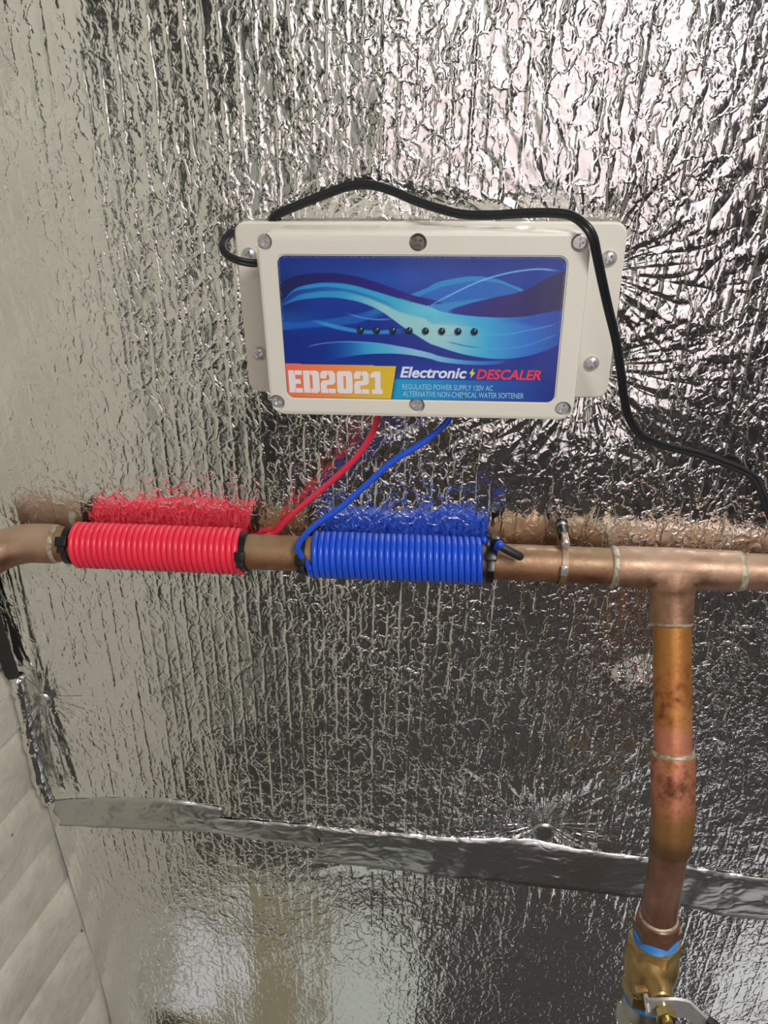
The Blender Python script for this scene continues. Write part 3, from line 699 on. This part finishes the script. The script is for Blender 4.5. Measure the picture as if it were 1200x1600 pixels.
# tee: run and branch blended by a shared skin of lathe rings
branch_lean = math.radians(28)
P1 = None
def solve(P, u_yz, px, py):
    "point on the line through P that leans by u_yz, drifting sideways, seen at a given photograph pixel"
    lo, hi = 0., .6
    for _ in range(60):
        t = (lo + hi) / 2; q = P + Vector((0, u_yz[0], u_yz[1])) * t
        x, y = pix((q.x, q.y, q.z))
        if y < py: lo = t
        else: hi = t
    q = at(px, py, q.y); return q
P1 = solve(T, (-math.sin(branch_lean), -math.cos(branch_lean)), 1052, 1288)
bu = (P1 - T).normalized()
def onb(py):
    lo, hi = 0, 1
    for _ in range(50):
        t = (lo + hi) / 2
        if pix(tuple(T + (P1 - T) * t))[1] < py: lo = t
        else: hi = t
    return T + (P1 - T) * lo
J1 = onb(972); J2 = onb(1177)
bm = bmesh.new()
jl, jr = T.x - jx0, jx1 - T.x
add_tube(bm, [hp(T.x - jl), hp(T.x - jl + .004), hp(T.x - .02), hp(T.x), hp(T.x + .02), hp(T.x + jr)], [PR + .0013, PR + .0019, PR + .0019, PR + .0022, PR + .0019, PR + .0016], 40)
tee = part('tee', bm, M['copper_tee'], pw)
bm = bmesh.new()
LB = (J1 - T).length
add_lathe(bm, [(.002, PR + .0018), (PR, PR + .0050), (PR + .003, PR + .0034), (PR + .007, PR + .0022), (LB * .8, PR + .0020), (LB, PR + .0016)], T, bu, 40)
br = link('cutter', bm, None); tee.parent = None; tee.location = (0, 0, 0); bpy.context.view_layer.update()
m_ = tee.modifiers.new('b', 'BOOLEAN'); m_.operation = 'UNION'; m_.solver = 'EXACT'; m_.object = br
dg = bpy.context.evaluated_depsgraph_get(); me = bpy.data.meshes.new_from_object(tee.evaluated_get(dg)); tee.modifiers.clear(); tee.data = me
bpy.data.objects.remove(br); tee.parent = pw; tee.location = -pw.location
me.polygons.foreach_set('use_smooth', [True] * len(me.polygons)); me.set_sharp_from_angle(angle=1.1)
ring(hp(jx0 - .001), (1, 0, 0), PR + .0014, .003, M['solder']); ring(hp(jx1 + .001), (1, 0, 0), PR + .0010, .0042, M['solder'])
ring(J1, bu, PR + .0012, .0022, M['solder'])
part('branch_pipe', tube([T + bu * .03, T + (J2 - T) * .5, J2 + bu * .004], PR, 36), M['copper_gold'], pw, .6, 'golden heat-stained pipe length')
P2 = solve(P1, (-math.sin(math.radians(8)), -math.cos(math.radians(8))), 1027, 1446); du = (P2 - P1).normalized()
# 45 degree fitting
cp = [J2, J2 + bu * .003]; L1 = (P1 - J2).length
cp += [J2 + bu * L1 * .65]
for k in range(1, 9):
    t = k / 8; a_ = J2 + bu * L1 * .65; b_ = P1; c__ = P1 + du * L1 * .35
    cp.append(a_ * (1 - t) ** 2 + b_ * 2 * t * (1 - t) + c__ * t * t)
cp.append(P1 + du * .024)
rs_ = [PR + .0019, PR + .0024] + [PR + .0022] + [PR + .0020] * 8 + [PR + .0016]
part('bend_fitting', tube(cp, rs_, 36), M['copper_pink'], pw, .6, 'blotched copper bend fitting')
ring(J2, bu, PR + .0019, .0022, M['solder']); ring(P1 + du * .0245, du, PR + .0006, .0012, M['copper_gold'])
part('drop_pipe', tube([P1 + du * .015, P2], PR, 36), M['copper_dark'], pw, .6, 'dark brown pipe length')
Vv = P2
vl = lambda prof, mat, nm, par=pw, ng=None, sh_=.5, **k: part(nm, lathe(prof, Vv, du, 40, ng, Vector((0, 1, 0))), mat, par, sh_, **k)
vl([(-.010, PR + .0004), (-.0085, PR + .0026), (.000, PR + .0030), (.001, PR + .0020)], M['copper_dark'], 'male_adapter')
ring(Vv - du * .0095, du, PR + .0010, .0018, M['solder'])
part('hex_collar', lathe([(-.001, PR + .0052), (.0062, PR + .0052), (.0066, PR + .0042)], Vv, du, 6, 6, Vector((1, .25, 0))), M['copper_dark'], pw, .4)
bm = bmesh.new()
for k in range(5): add_lathe(bm, [(.0063 + k * .0017, PR + .0030), (.0070 + k * .0017, PR + .0041 - k * .0001), (.0080 + k * .0017, PR + .0031)], Vv, du, 36)
part('sealing_tape', bm, M['ptfe'], pw, 1.2, 'blue thread sealing tape')

# ------------------------------------------------------------------ ball valve
V0 = Vv + du * .0135
valve = thing('ball_valve', V0 + du * .055, 'brass ball valve with steel lever below the drop pipe', 'valve')
def vpart(nm, prof, mat, ng=None, o_=V0, ax=du, sh_=.5, up_=Vector((1, .25, 0)), par=valve, **k): return part(nm, lathe(prof, o_, ax, 40, ng, up_), mat, par, sh_, **k)
vpart('end_hex', [(0, .0180), (.0012, .0212), (.0125, .0212), (.0135, .0205)], M['brass'], 6)
vpart('body', [(.010, .0190), (.014, .0208), (.020, .0218), (.030, .0226), (.040, .0215), (.050, .0190), (.054, .0182)], M['brass'], sh_=.8)
vpart('end_hex', [(.052, .0198), (.053, .0208), (.064, .0208), (.065, .0198)], M['brass'], 6)
vpart('sealing_tape', [(.0650, .0176), (.0658, .0186), (.0690, .0182), (.0700, .0172)], M['ptfe'], sh_=1.2, label='blue thread sealing tape')
# stem towards the room
SV = V0 + du * .030; sv = Vector((.03, -1, 0)); sv = (sv - du * sv.dot(du)).normalized()
sside = du.cross(sv).normalized()
if sside.x < 0: sside = -sside
vpart('stem_housing', [(.012, .0125), (.022, .0110), (.0335, .0100), (.0350, .0090)], M['brass'], None, SV, sv)
vpart('stem', [(.034, .0050), (.046, .0050)], M['brass_bright'], None, SV, sv)
vpart('lever_nut', [(.0430, .0074), (.0436, .0082), (.0500, .0082), (.0508, .0072)], M['brass_bright'], 6, SV, sv)
vpart('stem_tip', [(.050, .0042), (.0530, .0040), (.0536, .0030)], M['brass'], None, SV, sv)
# stop lug on the housing
bm = bmesh.new(); rot = Matrix((sside, du, sv)).transposed()
add_box(bm, SV + sv * .026 - sside * .014 - du * .001, (.012, .006, .007), .0012, rot); part('stop_lug', bm, M['brass'], valve, .6)
# lever: flat steel strap that runs right, cranks outward, ends in a black sleeve
def strap_m(path, wdt, th):
    bm = bmesh.new(); rings = []
    for i_, (p, nrm) in enumerate(path):
        rings.append([bm.verts.new(p + du * (sx_ * wdt[i_] / 2) + nrm * (sy_ * th / 2)) for sx_, sy_ in ((-1, -1), (1, -1), (1, 1), (-1, 1))])
    for A, B in zip(rings, rings[1:]):
        for k in range(4): bm.faces.new((A[k], A[(k + 1) % 4], B[(k + 1) % 4], B[k]))
    bm.faces.new(rings[0]); bm.faces.new(rings[-1][::-1]); return bm
h0 = SV + sv * .0390; out = (sside * .72 + sv * .62 + du * .30).normalized()
path = [(h0 - sside * .013, sv), (h0 + sside * .008, sv), (h0 + sside * .016, sv), (h0 + sside * .0195 + sv * .0008, (sv - sside * .3).normalized())]
q0 = path[-1][0]; nrm = (sv * .75 - sside * .62).normalized()
path += [(q0 + out * .004, nrm), (q0 + out * .020, nrm), (q0 + out * .035, nrm)]
part('lever', strap_m(path, [.016, .020, .018, .017, .017, .017, .017], .0026), M['steel'], valve, .5)
path2 = [(q0 + out * .016, nrm), (q0 + out * .022, nrm), (q0 + out * .085, nrm), (q0 + out * .090, nrm)]
bm = strap_m(path2, [.018, .021, .022, .016], .0062); part('lever_grip', bm, M['rubber'], valve, .5, 'black lever sleeve')
# spring clip beside the nut
part('lever_stop', tube([h0 - sside * .0125 - du * .004 - sv * .007, h0 - sside * .0130 - du * .002 + sv * .002, h0 - sside * .012 + du * .001 + sv * .003], .0020, 10), M['steel'], valve)
nip = thing('outlet_union', V0 + du * .11, 'silvery hexagonal union below the brass valve at the bottom edge', 'pipe fitting')
part('nipple', lathe([(.0695, .0168), (.074, .0176), (.080, .0190), (.13, .0192), (.14, .017)], V0, du, 36), M['nickel'], nip)
part('hex_nut', lathe([(.083, .0200), (.0845, .0222), (.100, .0222), (.1015, .0200)], V0, du, 6, 6, Vector((1, .25, 0))), M['nickel'], nip, .4)
part('outlet_pipe', tube([V0 + du * .135, V0 + du * .40], PR, 32), M['copper'], nip)

# ------------------------------------------------------------------ pipe hanger
hx = at(884, 872, PY0 - PR).x; hc = hp(hx)
hg = thing('pipe_hanger', (hx, 0, hc.z), 'copper-plated split ring hanger holding the pipe left of the tee', 'pipe clamp')
bm = bmesh.new(); NN = 40; rings = []
for k in range(NN):
    a = 2 * PI * k / NN; tl_ = .0020 * math.cos(a)
    ctr = hc + Vector((.0, 0, -.0010)); cs2 = Vector((0, math.cos(a), math.sin(a)))
    rings.append([bm.verts.new(ctr + cs2 * r_ + Vector((x_ + .0012 * math.sin(a), 0, 0))) for x_, r_ in ((-.0024, PR + .0002), (.0024, PR + .0002), (.0024, PR + .0020), (-.0024, PR + .0020))])
for k in range(NN):
    A, B = rings[k], rings[(k + 1) % NN]
    for j in range(4): bm.faces.new((A[j], A[(j + 1) % 4], B[(j + 1) % 4], B[j]))
part('strap_ring', bm, M['copper_tee'], hg, .7)
ear = hc + Vector((.0005, .002, PR + .0055))
part('clamp_ear', boxm(ear, (.0052, .012, .0105), .0008), M['copper_tee'], hg)
part('clamp_ear', boxm(hc + Vector((-.0006, -PR - .002, .0045)), (.0048, .0035, .008), .0008), M['steel'], hg)
part('clamp_screw', lathe([(0, .0030), (.002, .0030), (.0028, .002)], ear + Vector((0, -.0060, .002)), (0, -1, 0), 16), M['steel'], hg)
part('wall_rod', tube([ear + Vector((0, .004, .001)), Vector((hx, .001, ear.z + .002))], .0045, 16), M['black'], hg)
part('wall_plate', lathe([(0, .0052), (.0015, .0052), (.0025, .004)], (hx, -.0022, ear.z + .002), (0, -1, 0), 24), M['steel_dull'], hg)

# ------------------------------------------------------------------ wires wound on the pipe
WR = .00238
def coil(x0_, x1_, ph0, ph1, r=PR + WR + .0001):
    nt = (x1_ - x0_) / (2 * WR * 1.01); turns = round(nt - (ph1 - ph0) / (2 * PI)) + (ph1 - ph0) / (2 * PI); pts = []
    N_ = int(turns * 28)
    for k in range(N_ + 1):
        a = ph0 + 2 * PI * turns * k / N_; x = x0_ + (x1_ - x0_) * k / N_ ; c = hp(x)
        jit = 1 + .010 * math.sin(k * .37 / 28 * 6) ; pts.append(c + Vector((0, math.cos(a), math.sin(a))) * r * jit)
    return pts
# angle 0 points to the wall, 90 degrees up, 180 towards the camera, rising angle goes up at the back and down in front
rx0, rx1 = at(107, 850, PY0 - PR).x, at(371, 855, PY0 - PR).x
bx0, bx1 = at(482, 860, PY0 - PR).x, at(758, 870, PY0 - PR).x
rc = coil(rx0, rx1, .4, 0)
red = thing('red_wire', (rx1, PY0, pz(rx1)), 'red insulated wire coiled round the copper pipe on the left', 'wire')
part('winding', tube(rc, WR, 10), M['red'], red, True)
lead = [rc[-1]] + smooth_path([hp(rx1 + .006, -.002, .0172), hp(at(405, 845, 0).x, .002, .0178), at(428, 834, -.0055), at(446, 815, -.010), at(472, 791, -.016), at(520, 750, -.022), at(558, 713, -.028), at(580, 680, -.032), at(590, 652, -.034), at(592, 640, -.034)], 8)
part('lead', tube(lead, WR, 12), M['red'], red, True)
blue = thing('blue_wire', (bx0, PY0, pz(bx0)), 'blue insulated wire coiled round the copper pipe left of the hanger', 'wire')
bc = coil(bx0, bx1, PI * 1.02, PI * .45)
part('winding', tube(bc, WR, 10), M['blue'], blue, True)
lead = smooth_path([at(703, 640, -.030), at(698, 660, -.032), at(660, 692, -.034), at(612, 722, -.036), at(570, 760, -.038), at(530, 795, -.040), at(497, 817, -.0415), at(475, 838, -.0420), at(465, 855, -.0425), at(470, 868, -.0415)], 8) + [bc[0], bc[1]]
part('lead', tube(lead, WR, 12), M['blue'], blue, True)
tail = [bc[-3], bc[-1], hp(bx1 + .0028, -.004, .0192), hp(bx1 + .0055, -.013, .0165), at(779, 850, -.0415), at(784, 855, -.043)]
part('tail', tube(smooth_path(tail, 5), WR, 12), M['blue'], blue, True)
ca_, cb_ = at(783, 854, -.0432), at(817, 872, -.0432)
part('end_cap', tube([ca_, ca_ + (cb_ - ca_) * .06, ca_ + (cb_ - ca_) * .85, ca_ + (cb_ - ca_) * .95, cb_], [.0028, .0033, .0033, .0027, .0012], 20), M['rubber'], blue, .9, 'black heat-shrink end cap')

# ------------------------------------------------------------------ cable ties
def tie(px, bw, r, headpy, lab, tail_=0., hs=1.):
    c = hp(at(px, 860, PY0 - PR).x); t = thing('cable_tie', c + Vector((0, 0, -r)), lab, 'cable tie')
    part('strap', lathe([(-bw / 2, r), (-bw / 2, r + .0013), (bw / 2, r + .0013), (bw / 2, r)], c, (1, 0, 0), 36), M['black'], t, .5)
    p = at(px, headpy, PY0 - r - .003); a = math.atan2(p.z - c.z, p.y - c.y)
    rot = Matrix.Rotation(a + PI, 3, 'X'); rad = Vector((0, math.cos(a), math.sin(a)))
    hc_ = c + rad * (r + .0035)
    bm = bmesh.new(); add_box(bm, hc_, (.0078 * hs, .0056, .0078), .0008, rot); part('head', bm, M['black'], t, .5)
    tg = Vector((0, -rad.z, rad.y))
    bm = bmesh.new(); add_box(bm, hc_ - tg * -.006, (.0056, .0020, .006 + tail_), .0003, rot); part('tail', bm, M['black'], t, .5)
    return t
tie(99, .0050, PR + .0006, 846, 'black cable tie at the left end of the red winding', 0, 1.15)
tie(375, .0052, PR + .0006, 870, 'black cable tie at the right end of the red winding')
tie(470, .0050, PR + .0020, 876, 'black cable tie at the left end of the blue winding', .002, 1.1)
tie(768, .0056, PR + .0016, 866, 'black cable tie at the right end of the blue winding', .006, 1.1)
bm = boxm(hp(at(773, 850, PY0).x, PR + .005, -.001), (.007, .009, .009), .001)
tag(link('cable_tie', bm, M['black'], None, .5), 'stub of a black tie standing above the blue winding end', 'cable tie')

# ------------------------------------------------------------------ black flex from the box
def flex(P, r):
    bm = bmesh.new(); n_ = len(P); off = r * .92; L = [[], []]
    up_ = None
    for i_, p in enumerate(P):
        t = (P[min(i_ + 1, n_ - 1)] - P[max(i_ - 1, 0)]).normalized(); v = Vector((0, -1, 0)); s_ = t.cross(v)
        s_ = s_.normalized() if s_.length > .2 else up_
        up_ = s_; L[0].append(p + s_ * off); L[1].append(p - s_ * off)
    for l_ in L: add_tube(bm, l_, r, 12)
    add_tube(bm, P, r * .7, 6); return bm
def FX(L, n_=8): return smooth_path([at(a, b, y) for a, b, y in L], n_)
cordp = FX([(402, 411, -.026), (392, 411, -.027), (372, 407, -.028), (356, 399, -.026), (348, 387, -.022), (352, 374, -.014), (364, 362, -.0065), (378, 356, -.0035)])
cord = thing('power_cord', (.1, -.01, 1.15), 'black twin-core flex looping over the box and down its right side', 'cord')
part('side_loop', flex(cordp, .0014), M['cord'], cord, True)
cordp = FX([(425, 348, -.0045), (432, 336, -.0065), (470, 319, -.008), (510, 303, -.010), (545, 291, -.011), (578, 289, -.012), (610, 297, -.014), (650, 314, -.018), (690, 327, -.022), (725, 335, -.026), (770, 336, -.031), (820, 333, -.038), (870, 333, -.048), (895, 338, -.056), (914, 352, -.0625),
            (926, 370, -.064), (932, 396, -.062), (940, 435, -.058), (950, 480, -.052), (962, 530, -.046), (970, 580, -.040), (975, 620, -.035), (984, 655, -.028), (1004, 682, -.020), (1040, 697, -.014), (1090, 709, -.010), (1130, 723, -.009), (1162, 736, -.009), (1180, 748, -.010), (1190, 770, -.012), (1203, 805, -.014), (1225, 860, -.016)])
part('long_run', flex(cordp, .00155), M['cord'], cord, True)
